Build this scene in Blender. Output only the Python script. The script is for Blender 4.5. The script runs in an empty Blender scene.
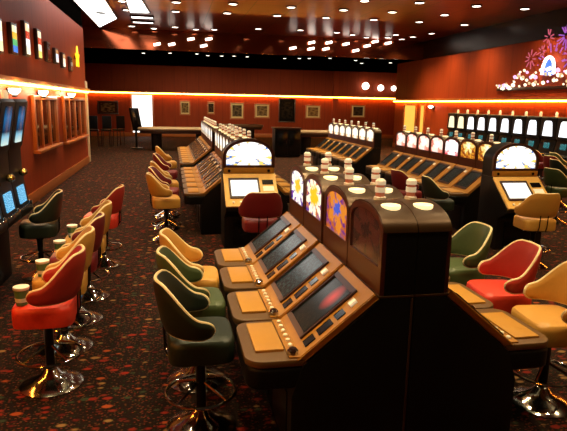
import bpy, bmesh, math, random
from mathutils import Vector, Matrix
PI = math.pi
C = bpy.context.scene.collection
S = bpy.context.scene
rnd = random.Random(7)

# ------------------------------------------------------------------ materials
def lin(h):
    h = h.lstrip('#')
    o = []
    for i in (0, 2, 4):
        c = int(h[i:i+2], 16) / 255
        o.append(c/12.92 if c <= .04045 else ((c+.055)/1.055)**2.4)
    return (*o, 1)

class G:
    """small node-graph helper"""
    def __init__(s, name):
        s.m = bpy.data.materials.new(name); s.m.use_nodes = True
        s.t = s.m.node_tree; s.t.nodes.clear()
        s.out = s.n('ShaderNodeOutputMaterial')
    def n(s, typ, **kw):
        nd = s.t.nodes.new(typ)
        for k, v in kw.items(): setattr(nd, k, v)
        return nd
    def put(s, sock, v):
        if hasattr(v, 'is_linked'): s.t.links.new(v, sock)
        elif v is not None: sock.default_value = v
    def math(s, op, a, b=None, c=None):
        nd = s.n('ShaderNodeMath', operation=op)
        s.put(nd.inputs[0], a)
        if b is not None: s.put(nd.inputs[1], b)
        if c is not None: s.put(nd.inputs[2], c)
        return nd.outputs[0]
    def mix(s, f, a, b, blend='MIX'):
        nd = s.n('ShaderNodeMix', data_type='RGBA', blend_type=blend)
        s.put(nd.inputs[0], f); s.put(nd.inputs[6], a); s.put(nd.inputs[7], b)
        return nd.outputs[2]
    def less(s, a, b, w=.03):     # soft a < b
        nd = s.n('ShaderNodeMapRange'); nd.clamp = True
        s.put(nd.inputs[0], s.math('SUBTRACT', a, b))
        nd.inputs[1].default_value = -w; nd.inputs[2].default_value = w
        nd.inputs[3].default_value = 1; nd.inputs[4].default_value = 0
        return nd.outputs[0]
    def coord(s, which='Object'):
        return s.n('ShaderNodeTexCoord').outputs[which]
    def mapping(s, v, scale=(1, 1, 1), loc=(0, 0, 0)):
        nd = s.n('ShaderNodeMapping'); s.put(nd.inputs[0], v)
        nd.inputs['Scale'].default_value = scale; nd.inputs['Location'].default_value = loc
        return nd.outputs[0]
    def noise(s, v, scale=5, detail=2, out=0):
        nd = s.n('ShaderNodeTexNoise'); s.put(nd.inputs['Vector'], v)
        nd.inputs['Scale'].default_value = scale; nd.inputs['Detail'].default_value = detail
        return nd.outputs[out]
    def ramp(s, f, stops, mode='LINEAR'):
        nd = s.n('ShaderNodeValToRGB'); nd.color_ramp.interpolation = mode
        e = nd.color_ramp.elements
        while len(e) < len(stops): e.new(.5)
        for el, (p, c) in zip(e, stops): el.position = p; el.color = c
        s.put(nd.inputs[0], f)
        return nd.outputs[0]
    def bsdf(s, col, rough=.5, metal=0, emit=None, estr=0, spec=.5, bump=None, bstr=.2, coat=0):
        nd = s.n('ShaderNodeBsdfPrincipled')
        s.put(nd.inputs['Base Color'], col); s.put(nd.inputs['Roughness'], rough)
        nd.inputs['Metallic'].default_value = metal
        nd.inputs['Specular IOR Level'].default_value = spec
        nd.inputs['Coat Weight'].default_value = coat
        if emit is not None:
            s.put(nd.inputs['Emission Color'], emit); nd.inputs['Emission Strength'].default_value = estr
        if bump is not None:
            b = s.n('ShaderNodeBump'); b.inputs['Strength'].default_value = bstr
            b.inputs['Distance'].default_value = .01
            s.put(b.inputs['Height'], bump); s.t.links.new(b.outputs[0], nd.inputs['Normal'])
        s.t.links.new(nd.outputs[0], s.out.inputs[0])
        return s.m

def plain(name, hexc, rough=.5, metal=0, var=.25, scale=30, **kw):
    g = G(name); c = lin(hexc); d = tuple(x*(1-var) for x in c[:3]) + (1,)
    f = g.noise(g.coord(), scale, 3)
    return g.bsdf(g.mix(f, d, c), rough, metal, **kw)

def glow(name, hexc, strength, hex2=None):
    g = G(name); c = lin(hexc); c2 = lin(hex2) if hex2 else tuple(x*.9 for x in c[:3]) + (1,)
    f = g.noise(g.coord(), 6, 1)
    return g.bsdf((.02, .02, .02, 1), .3, emit=g.mix(f, c, c2), estr=strength)

def art(name, bg1, bg2, petal, core, n=7, strength=1.2, cy=.5, rp=.30, rc=.12, noise=5):
    """backlit printed glass: a burst of petals over a mottled ground, in the face's own UV"""
    g = G(name); uv = g.coord('UV')
    sx = g.n('ShaderNodeSeparateXYZ'); g.put(sx.inputs[0], uv)
    dn = g.n('ShaderNodeTexNoise'); g.put(dn.inputs['Vector'], uv); dn.inputs['Scale'].default_value = 5.5; dn.inputs['Detail'].default_value = 2
    dc = g.n('ShaderNodeSeparateColor'); g.put(dc.inputs[0], dn.outputs['Color'])
    jx = g.math('MULTIPLY', g.math('SUBTRACT', dc.outputs[0], .5), .28); jy = g.math('MULTIPLY', g.math('SUBTRACT', dc.outputs[1], .5), .28)
    x = g.math('ADD', g.math('SUBTRACT', sx.outputs[0], .5), jx); y = g.math('ADD', g.math('MULTIPLY', g.math('SUBTRACT', sx.outputs[1], cy), .85), jy)
    r = g.math('SQRT', g.math('ADD', g.math('MULTIPLY', x, x), g.math('MULTIPLY', y, y)))
    a = g.math('ARCTAN2', y, x)
    pet = g.math('ABSOLUTE', g.math('COSINE', g.math('MULTIPLY', a, n/2)))
    rim = g.math('ADD', rp*.55, g.math('MULTIPLY', pet, rp))
    nz = g.noise(g.mapping(uv, (1, 1.2, 1)), noise, 2)
    ground = g.mix(g.ramp(nz, [(.42, (0, 0, 0, 1)), (.58, (1, 1, 1, 1))]), lin(bg1), lin(bg2))
    c = g.mix(g.less(r, rim, .04), ground, lin(petal))
    c = g.mix(g.less(r, g.math('ADD', rc, g.math('MULTIPLY', pet, .05)), .03), c, lin(core))
    return g.bsdf((.03, .02, .02, 1), .15, emit=c, estr=strength, spec=.3)

M = {}
M['black'] = plain('black_laminate', '#070606', .45, spec=.25)
M['black_gloss'] = plain('black_gloss', '#060606', .18, spec=.4)
M['tan'] = plain('tan_laminate', '#a87226', .38, scale=14)
M['deck'] = plain('brown_deck', '#664724', .42, scale=14)
M['pad'] = plain('amber_pad', '#bd8530', .4, scale=12, var=.12)
M['gold'] = plain('gold_laminate', '#e8b55c', .35, scale=12)
M['bronze'] = plain('bronze_cap', '#4c331b', .32, .5, var=.35, scale=9)
M['archwood'] = plain('red_arch_frame', '#4c2010', .3, scale=18)
M['chrome'] = plain('chrome', '#c9c2b6', .12, 1, var=.1)
M['brass'] = plain('brass', '#b08a4a', .25, .9)
M['steel'] = plain('dark_steel', '#2a2623', .3, .8)
M['redfab'] = plain('red_vinyl', '#d6351f', .45, scale=50, var=.2)
M['redshade'] = plain('shaded_red_vinyl', '#a8281c', .45, scale=50, var=.2)  # red seat vinyl darkened to paint shade onto the stool backs
M['winefab'] = plain('wine_vinyl', '#74161a', .45, scale=50, var=.2)
M['greenfab'] = plain('green_vinyl', '#44502a', .45, scale=50, var=.25)
M['dgreenfab'] = plain('dark_green_vinyl', '#1d2619', .45, scale=50, var=.25)
M['creamfab'] = plain('cream_vinyl', '#c8903c', .45, scale=50, var=.18)
M['piping'] = plain('pale_piping', '#e6cf9e', .4, var=.08)
M['white'] = plain('white_plastic', '#efe6d6', .35, var=.06)
M['disc'] = plain('pale_light_spot', '#f4e6bd', .3, var=.05, emit=lin('#ffe9b0'), estr=1.0)  # pale glow that paints a round light spot on the machine tops
M['redband'] = plain('red_lens', '#b8694c', .25, emit=lin('#ff8a5a'), estr=.12)
M['whiteband'] = plain('white_lens', '#f3e8d0', .25, emit=lin('#ffeecb'), estr=.22)
M['bulb'] = glow('lamp_white', '#fff1dc', 9)
M['globe'] = glow('globe_white', '#fff4e4', 5)
M['strip'] = glow('cove_strip', '#ff9a2c', 36, '#ffb040')
M['skypanel'] = glow('ceiling_light_panel', '#fffaf2', 5)
M['doorlight'] = glow('lit_door_glass', '#fffdf8', 1.8)
M['warmdoor'] = glow('amber_door_glass', '#ffb648', 1.3)
M['greencup'] = plain('green_cup', '#5c7a4a', .5)
M['felt'] = plain('green_felt', '#2c3d24', .9)
M['darkwood'] = plain('dark_wood', '#3a1a10', .35, scale=8)
M['railpad'] = plain('pale_rail', '#a88a68', .4)

def wood_wall(name, c1, c2, plank=.9, rough=.55):
    g = G(name); co = g.coord()
    n1 = g.noise(g.mapping(co, (7, 7, .5)), 2.0, 4)
    col = g.mix(n1, lin(c1), lin(c2))
    w = g.n('ShaderNodeTexWave', wave_type='BANDS', bands_direction='DIAGONAL')
    g.put(w.inputs[0], g.mapping(co, (1, 1, 0))); w.inputs['Scale'].default_value = plank
    seam = g.ramp(w.outputs['Fac'], [(0, (.75, .75, .75, 1)), (.03, (1, 1, 1, 1))])
    col = g.mix(g.math('SUBTRACT', 1, seam), col, lin('#5a1c10'))
    return g.bsdf(col, rough, spec=.15)
M['wall'] = wood_wall('red_wood_wall', '#9c3c18', '#7c2a10')
M['wallr'] = wood_wall('red_panel_wall', '#a6401a', '#862e12', .45)
M['trimwood'] = plain('amber_trim', '#b0602a', .35, scale=8)
M['darkpaint'] = plain('dark_paint', '#050403', .9, spec=0)
M['darkgloss'] = plain('dark_gloss_band', '#0c0604', .25, .3)
M['postpaint'] = plain('cream_post', '#d8c3a0', .5, var=.06)
M['amberglass'] = plain('amber_dark_glass', '#4a1d0c', .08, spec=.6)

def carpet():
    g = G('casino_carpet'); co = g.coord()
    v = g.n('ShaderNodeTexVoronoi', feature='F1'); g.put(v.inputs['Vector'], g.mapping(co, (10.5, 17, 1)))
    v.inputs['Scale'].default_value = 1; v.inputs['Randomness'].default_value = .8
    sx = g.n('ShaderNodeSeparateColor'); g.put(sx.inputs[0], v.outputs['Color'])
    dot = g.less(v.outputs['Distance'], g.math('ADD', .17, g.math('MULTIPLY', sx.outputs[1], .22)), .09)
    pal = g.ramp(sx.outputs[0], [(0, lin('#8c2a1c')), (.22, lin('#b0562c')), (.36, lin('#5c1c16')), (.52, lin('#9c7a4a')),
                                 (.66, lin('#3c4a34')), (.8, lin('#7c2c1c'))], 'CONSTANT')
    nz = g.noise(co, 60, 2)
    base = g.mix(nz, lin('#170e0a'), lin('#2c1c14'))
    v2 = g.n('ShaderNodeTexVoronoi', feature='F1'); g.put(v2.inputs['Vector'], g.mapping(co, (9.5, 15, 1), (3.3, 1.7, 0)))
    s2 = g.n('ShaderNodeSeparateColor'); g.put(s2.inputs[0], v2.outputs['Color'])
    d2 = g.less(v2.outputs['Distance'], .38, .08)
    c2 = g.ramp(s2.outputs[0], [(0, lin('#20120c')), (.35, lin('#6a4228')), (.6, lin('#2c3820')), (.8, lin('#7a3220'))], 'CONSTANT')
    col = g.mix(d2, base, c2)
    col = g.mix(dot, col, pal)
    col = g.mix(1.0, col, (.62, .58, .60, 1), 'MULTIPLY')
    return g.bsdf(col, .92, spec=.1, bump=nz, bstr=.4)
M['carpet'] = carpet()

def copper():
    g = G('copper_mirror_ceiling'); co = g.coord()
    b = g.n('ShaderNodeTexBrick'); g.put(b.inputs['Vector'], co)
    b.offset = 0; b.inputs['Scale'].default_value = 1
    b.inputs['Color1'].default_value = lin('#8c3f24'); b.inputs['Color2'].default_value = lin('#7a341c')
    b.inputs['Mortar'].default_value = lin('#1d0c06')
    b.inputs['Brick Width'].default_value = 1.2; b.inputs['Row Height'].default_value = 1.2; b.inputs['Mortar Size'].default_value = .015
    return g.bsdf(b.outputs['Color'], .28, .4, bump=g.noise(co, .8, 0), bstr=.05)
M['ceiling'] = copper()

M['fascia'] = plain('copper_mirror_fascia', '#a04c2a', .10, .8, scale=1.5, var=.35)

def screen_mat(name, a, b, spot=None, strength=.35):
    g = G(name); uv = g.coord('UV')
    n1 = g.noise(g.mapping(uv, (3, 5, 1)), 4, 3)
    c = g.mix(g.ramp(n1, [(.45, (0, 0, 0, 1)), (.65, (1, 1, 1, 1))]), lin(a), lin(b))
    if spot:
        sx = g.n('ShaderNodeSeparateXYZ'); g.put(sx.inputs[0], uv)
        x = g.math('SUBTRACT', sx.outputs[0], .62); y = g.math('SUBTRACT', sx.outputs[1], .7)
        r = g.math('SQRT', g.math('ADD', g.math('MULTIPLY', x, x), g.math('MULTIPLY', y, y)))
        c = g.mix(g.less(r, .13, .1), c, lin(spot))
    return g.bsdf((.01, .012, .012, 1), .2, emit=c, estr=strength, spec=.1)
def stained_up():
    g = G('blue_upper_screen'); uv = g.coord('UV'); sx = g.n('ShaderNodeSeparateXYZ'); g.put(sx.inputs[0], uv)
    c = g.ramp(sx.outputs[1], [(0, lin('#d8f2e8')), (.22, lin('#8cc8e0')), (.34, lin('#0c2c4c')), (.7, lin('#2a6aa0')), (1, lin('#081420'))])
    return g.bsdf((.01, .01, .012, 1), .15, emit=c, estr=.9)
M['scr_teal'] = screen_mat('teal_screen', '#0a1616', '#34524e')
M['scr_dark'] = screen_mat('dark_screen', '#050303', '#1c0f0b', '#ff3018', .6)
M['scr_grey'] = screen_mat('grey_screen', '#10100e', '#4a453a')
M['scr_white'] = screen_mat('white_screen', '#fff6e2', '#ffffff', None, 1.4)
M['scr_blue'] = screen_mat('blue_screen', '#1b86b8', '#a9e6ff', None, 1.2)
M['scr_blue_up'] = stained_up()
M['scr_mix'] = screen_mat('teal_small_screen', '#14323c', '#5cc7c9', None, .7)
M['signwhite'] = screen_mat('white_lit_sign', '#ffffff', '#e9f1ff', None, 1.6)
M['signcream'] = screen_mat('cream_lit_sign', '#ffe7a8', '#fff6df', None, 1.3)
M['a_daisy'] = art('glass_daisy', '#2b2f8c', '#7a3c9a', '#fff6e6', '#f0b21c', 11, 1.2, .5, .40, .17)
M['a_sun'] = art('glass_sun', '#4b2f8e', '#c9731c', '#fff2d0', '#f5b81a', 9, 1.2, .5, .36, .2)
M['a_orange'] = art('glass_orange', '#c8641a', '#6b2a86', '#e98a2a', '#3c5fd0', 5, .9, .55, .30, .13)
M['a_dim'] = art('glass_dim', '#2a0c08', '#43120a', '#5a1c10', '#2d0a0a', 6, .35, .5, .3, .12)
M['a_pink'] = art('glass_pink', '#c9553c', '#f0a58c', '#ffe0cf', '#fff8ee', 3, 1.2, .5, .4, .18)
M['a_rose'] = art('glass_rose', '#d83a4c', '#f6c7c0', '#fff5f2', '#ffffff', 4, 1.3, .5, .5, .25)
M['a_gold'] = art('glass_gold', '#8a3a12', '#e39a2a', '#ffdf86', '#fff6d8', 6, 1.1, .68, .26, .12)
M['a_ivory'] = art('glass_ivory', '#c98a4a', '#ffe2b0', '#fff3d8', '#ffffff', 4, 1.2, .5, .45, .2)
M['a_cap'] = art('glass_end_topper', '#2f6fb4', '#f0c45a', '#fffdf6', '#ffffff', 10, 1.5, .48, .40, .26, 7)
M['purple'] = glow('purple_neon', '#7a4ad0', 1.0, '#c8609a')
M['amberbulb'] = glow('sign_bulb_amber', '#d89a3a', .9, '#fff0c0')
M['pinkbulb'] = glow('sign_bulb_pink', '#ffb8c8', 1.6, '#c9a0ff')
M['pink'] = glow('pink_neon', '#e0607a', .8)
M['bluedome'] = glow('blue_neon', '#2a62e0', 2)
M['neonwhite'] = glow('white_neon', '#fff4ff', 3)
M['signbulb'] = glow('sign_bulb', '#fff6e0', 1.8, '#ffe0a0')
M['yellow'] = glow('yellow_neon', '#ffc21c', 1.8)

def stained(name, cols, strength=1.3):
    g = G(name); uv = g.coord('UV')
    sx = g.n('ShaderNodeSeparateXYZ'); g.put(sx.inputs[0], uv)
    k = len(cols)
    c = g.ramp(sx.outputs[1], [(i/k, lin(h)) for i, h in enumerate(cols)], 'CONSTANT')
    return g.bsdf((.02, .02, .02, 1), .2, emit=c, estr=strength)

def painting(name, a, b, mount='#d8c294'):
    g = G(name); uv = g.coord('UV')
    sx = g.n('ShaderNodeSeparateXYZ'); g.put(sx.inputs[0], uv)
    dx = g.math('ABSOLUTE', g.math('SUBTRACT', sx.outputs[0], .5)); dy = g.math('ABSOLUTE', g.math('SUBTRACT', sx.outputs[1], .5))
    inner = g.less(g.math('MAXIMUM', dx, dy), .33, .01)
    nz = g.noise(g.mapping(uv, (2, 3, 1)), 3, 3)
    pic = g.mix(g.ramp(nz, [(.4, (0, 0, 0, 1)), (.6, (1, 1, 1, 1))]), lin(a), lin(b))
    return g.bsdf(g.mix(inner, lin(mount), pic), .7, spec=.1)

# ------------------------------------------------------------------ mesh helpers
class MB:
    def __init__(s): s.bm = bmesh.new()
    def _bev(s, geom, w, seg=2):
        if w > 0: bmesh.ops.bevel(s.bm, geom=geom, offset=w, segments=seg, profile=.6, affect='EDGES', clamp_overlap=True)
    def box(s, x0, x1, y0, y1, z0, z1, bev=0, xf=None):
        r = bmesh.ops.create_cube(s.bm, size=1); vs = r['verts']
        for v in vs:
            v.co = Vector(((x0+x1)/2 + v.co.x*(x1-x0), (y0+y1)/2 + v.co.y*(y1-y0), (z0+z1)/2 + v.co.z*(z1-z0)))
            if xf: v.co = xf(v.co)
        if bev: s._bev(list({e for v in vs for e in v.link_edges}), bev)
        return s
    def prism(s, poly, a0, a1, axis='y', bev=0, seg=2):
        """poly in the two other axes, extruded along axis"""
        def mk(p, a):
            return Vector((p[0], a, p[1])) if axis == 'y' else Vector((p[0], p[1], a)) if axis == 'z' else Vector((a, p[0], p[1]))
        A = [s.bm.verts.new(mk(p, a0)) for p in poly]; B = [s.bm.verts.new(mk(p, a1)) for p in poly]
        n = len(poly); fs = [s.bm.faces.new(A[::-1]), s.bm.faces.new(B)]
        for i in range(n): fs.append(s.bm.faces.new((A[i], A[(i+1) % n], B[(i+1) % n], B[i])))
        bmesh.ops.recalc_face_normals(s.bm, faces=fs)
        if bev:
            es = [e for f in fs[:2] for e in f.edges]
            s._bev(es, bev, seg)
        return s
    def lathe(s, prof, seg=24, c=(0, 0), full=True):
        rings = []
        for r, z in prof:
            rings.append([s.bm.verts.new((c[0]+r*math.cos(2*PI*i/seg), c[1]+r*math.sin(2*PI*i/seg), z)) for i in range(seg)])
        fs = []
        for k in range(len(rings)-1):
            for i in range(seg):
                fs.append(s.bm.faces.new((rings[k][i], rings[k][(i+1) % seg], rings[k+1][(i+1) % seg], rings[k+1][i])))
        fs.append(s.bm.faces.new(rings[0][::-1])); fs.append(s.bm.faces.new(rings[-1]))
        bmesh.ops.recalc_face_normals(s.bm, faces=fs)
        return s
    def tube(s, pts, r, seg=8, closed=False):
        pts = [Vector(p) for p in pts]; n = len(pts); rings = []
        for i, p in enumerate(pts):
            t = (pts[(i+1) % n] - pts[i-1]) if closed else (pts[min(i+1, n-1)] - pts[max(i-1, 0)])
            t.normalize()
            up = Vector((0, 0, 1)) if abs(t.z) < .95 else Vector((1, 0, 0))
            a = t.cross(up).normalized(); b = a.cross(t)
            rings.append([s.bm.verts.new(p + r*(math.cos(2*PI*k/seg)*a + math.sin(2*PI*k/seg)*b)) for k in range(seg)])
        fs = []
        for i in range(n if closed else n-1):
            A, B = rings[i], rings[(i+1) % n]
            for k in range(seg): fs.append(s.bm.faces.new((A[k], A[(k+1) % seg], B[(k+1) % seg], B[k])))
        if not closed: fs.append(s.bm.faces.new(rings[0])); fs.append(s.bm.faces.new(rings[-1][::-1]))
        bmesh.ops.recalc_face_normals(s.bm, faces=fs)
        return s
    def ball(s, c, r, sub=2):
        m = Matrix.Translation(c) @ Matrix.Diagonal((*(r if hasattr(r, '__len__') else (r, r, r)), 1))
        bmesh.ops.create_icosphere(s.bm, subdivisions=sub, radius=1, matrix=m)
        return s
    def uvface(s, pts, uvs, back=None):
        lay = s.bm.loops.layers.uv.verify()
        f = s.bm.faces.new([s.bm.verts.new(p) for p in pts])
        for l, uv in zip(f.loops, uvs): l[lay].uv = uv
        return f
    def build(s, name, mat, parent=None, smooth=True, uvfn=None):
        if uvfn:
            lay = s.bm.loops.layers.uv.verify()
            for f in s.bm.faces:
                for l in f.loops: l[lay].uv = uvfn(l.vert.co)
        me = bpy.data.meshes.new(name); s.bm.to_mesh(me); s.bm.free()
        me.materials.append(M[mat] if isinstance(mat, str) else mat)
        if smooth:
            me.shade_smooth(); me.set_sharp_from_angle(angle=math.radians(38))
        o = bpy.data.objects.new(name, me); C.objects.link(o)
        if parent: o.parent = parent
        return o

def tag(o, label, cat, group=None):
    o['label'] = label; o['category'] = cat
    if group: o['group'] = group
    return o
def thing(name, loc=(0, 0, 0), rz=0):
    o = bpy.data.objects.new(name, None); C.objects.link(o); o.empty_display_size = .1
    o.location = loc; o.rotation_euler = (0, 0, rz)
    return o
def struct(o): o['kind'] = 'structure'; return o
def dup(o, parent=None, skip=()):
    c = o.copy(); C.objects.link(c)
    if parent: c.parent = parent
    for ch in list(o.children):
        if ch.name.split('.')[0] not in skip: dup(ch, c, skip)
    return c
def place(o, loc, rz, label, cat, group=None):
    o.location = loc; o.rotation_euler = (0, 0, rz)
    return tag(o, label, cat, group)
ORD = 'first second third fourth fifth sixth seventh eighth ninth tenth eleventh twelfth thirteenth fourteenth fifteenth sixteenth'.split()

# ------------------------------------------------------------------ the room
ZC = 4.8
XL, XR, YF, YE = -2.69, 10.9, 34.0, 26.7
struct(MB().box(-8.2, 15.2, -3, 34.2, -.1, 0).build('floor', 'carpet'))
struct(MB().box(-8.2, 15.2, -3, 34.2, ZC, ZC+.1).build('ceiling', 'ceiling'))
struct(MB().box(XL-.2, XL, -3, 19.4, 0, 4.22).build('wall_left', 'wall'))
struct(MB().box(XL-.2, XL-.02, -3, 19.4, 4.22, ZC).build('trim_1', 'darkpaint'))
struct(MB().box(-8.2, -8.0, 19.2, 34, 0, ZC).build('wall_left_rear', 'wall'))
struct(MB().box(-8.0, XL-.2, 19.2, 19.4, 0, ZC).build('wall_left_return', 'wall'))
struct(MB().box(-8.2, 15.2, YF, YF+.2, 0, ZC).build('wall_far', 'wall'))
struct(MB().box(XR, XR+.2, -3, YE, 0, 4.05).build('wall_right', 'wallr'))
struct(MB().box(15.0, 15.2, YE, YF, 0, ZC).build('wall_right_rear', 'wall'))
struct(MB().box(XR+.2, 15.0, YE-.2, YE, 0, ZC).build('wall_right_return', 'wall'))
struct(MB().box(XR-.03, XR+.2, -3, YE, 4.05, ZC).build('trim_2', 'darkgloss'))
struct(MB().box(-8.0, 15.0, 23.82, YF, 4.05, ZC-.0).build('trim_3', 'darkpaint'))
struct(MB().box(-8.0, XR-.03, 23.78, 23.82, 4.02, ZC).build('trim_9', 'fascia'))
struct(MB().box(XL-.25, XL+.03, 19.25, 19.6, 0, 2.6, .02).build('trim_4', 'postpaint'))
struct(MB().box(9.75, 10.1, YF-.12, YF, 0, 4.05, .01).build('trim_5', 'wallr'))
# cove ledges and light strips
def ledge(n, x0, x1, y0, y1, z, sx):
    struct(MB().box(x0, x1, y0, y1, z+.03, z+.11, .01).build('trim_%d' % n, 'trimwood'))
LEDGE = []
ledge(6, XL, XL+.16, -3, 19.25, 2.25, 1)
ledge(7, -8, 15, YF-.18, YF, 2.47, 1)
ledge(8, XR-.16, XR, -3, YE, 2.24, 1)
for nm, b, lab in (('left', (XL+.03, XL+.10, -3, 19.25, 2.235, 2.28), 'amber cove light strip under the ledge of the window wall'),
              ('far', (-8, 15, YF-.12, YF-.04, 2.445, 2.50), 'amber cove light strip under the ledge above the framed pictures'),
              ('right', (XR-.10, XR-.03, -3, YE, 2.225, 2.27), 'amber cove light strip under the ledge above the upright machine row')):
    o = MB().box(*b).build('cove_light', 'strip'); tag(o, lab, 'light', 'amber cove light strips')
# baseboards
struct(MB().box(XL, XL+.03, -3, 19.25, 0, .22, .008).build('baseboard_left', 'trimwood'))
struct(MB().box(-8, 15, YF-.03, YF, 0, .22, .008).build('baseboard_far', 'trimwood'))
struct(MB().box(XR-.03, XR, -3, YE, 0, .22, .008).build('baseboard_right', 'trimwood'))
# chair rail below windows on left wall
# windows on the left wall
def window(n, y0, y1, z0, z1, mull):
    w = struct(MB().box(XL, XL+.012, y0+.05, y1-.05, z0+.05, z1-.05).build('window_%d' % n, 'amberglass'))
    f = MB()
    f.box(XL, XL+.07, y0, y0+.09, z0, z1, .006).box(XL, XL+.07, y1-.09, y1, z0, z1, .006).box(XL, XL+.07, y0+.09, y1-.09, z1-.09, z1, .006)
    f.build('window_frame', 'trimwood', w)
    MB().box(XL, XL+.14, y0-.05, y1+.05, z0-.06, z0, .008).build('window_sill', 'trimwood', w)
    for y in mull: MB().box(XL+.012, XL+.05, y-.04, y+.04, z0, z1-.09, .006).build('window_mullion', 'trimwood', w)
window(1, 11.9, 14.2, 1.0, 2.08, (12.65, 13.45))
window(2, 15.1, 18.7, .95, 2.08, (16.0, 16.9, 17.8))
for k, y in enumerate((10.3, 12.5, 15.9)):
    t = thing('wall_washer', (XL, y, 2.12))
    MB().box(0, .04, -.05, .05, -.06, .06, .01).build('bracket', 'steel', t)
    MB().lathe([(.03, -.05), (.05, -.06), (.05, -.08), (.03, -.09)], 20, (.12, 0)).build('holder', 'steel', t)
    MB().lathe([(.03, -.05), (.085, .0), (.10, .05), (.09, .05)], 20, (.12, 0)).build('bulb', 'bulb', t)
    tag(t, 'small bright wall washer lamp under the ledge, %s along the window wall' % ORD[k], 'lamp', 'wall washer lamps')
    l = bpy.data.lights.new('wall_wash', 'POINT'); l.energy = 26; l.color = (1, .70, .36); l.shadow_soft_size = .05
    lo = bpy.data.objects.new('wall_wash', l); C.objects.link(lo); lo.location = (XL+.26, y, 2.16)
# far lit door
d = struct(MB().box(-2.2, -1.08, YF-.02, YF, .0, 2.36).build('door_1', 'doorlight'))
f = MB().box(-2.3, -2.2, YF-.05, YF, 0, 2.44, .005).box(-1.08, -.98, YF-.05, YF, 0, 2.44, .005).box(-2.2, -1.08, YF-.05, YF, 2.36, 2.44, .005); f.build('door_frame', 'trimwood', d)
d = struct(MB().box(XR-.02, XR, 24.2, 25.4, 0, 2.06).build('door_2', 'warmdoor'))
f = MB().box(XR-.05, XR, 24.08, 24.2, 0, 2.14, .005).box(XR-.05, XR, 25.4, 25.52, 0, 2.14, .005).box(XR-.05, XR, 24.2, 25.4, 2.06, 2.14, .005); f.build('door_frame', 'trimwood', d)
d = struct(MB().box(XR-.02, XR, 23.3, 23.65, .0, 2.06).build('window_3', 'warmdoor'))
f = MB().box(XR-.05, XR, 23.24, 23.3, 0, 2.12, .005).box(XR-.05, XR, 23.65, 23.71, 0, 2.12, .005); f.build('window_frame', 'trimwood', d)

# pictures on the far wall : x, z, w, h
def picture(x, z, w, h, mat, fm, label):
    t = thing('framed_picture', (x, YF-.001, z))
    b = .07
    f = MB().box(-w/2, w/2, -.05, 0, h/2-b, h/2, .004).box(-w/2, w/2, -.05, 0, -h/2, -h/2+b, .004)
    f.box(-w/2, -w/2+b, -.05, 0, -h/2+b, h/2-b, .004).box(w/2-b, w/2, -.05, 0, -h/2+b, h/2-b, .004)
    f.build('picture_frame', fm, t)
    MB().box(-w/2+b, w/2-b, -.03, -.005, -h/2+b, h/2-b).build('picture_canvas', mat, t, uvfn=lambda c: ((c.x+w/2)/w, (c.z+h/2)/h))
    tag(t, label, 'picture', 'framed pictures on the far wall')
pm = [painting('print_%d' % i, a, b) for i, (a, b) in enumerate((('#5a4632', '#8d7652'), ('#2a1c16', '#4d3a2a'), ('#3a3028', '#6b5a44'), ('#6a4a2c', '#98774a')))]
dk = painting('print_dark', '#050404', '#2a2016', '#0a0706'); ls = painting('print_landscape', '#33190f', '#7a5a3a', '#3a1a10')

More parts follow.
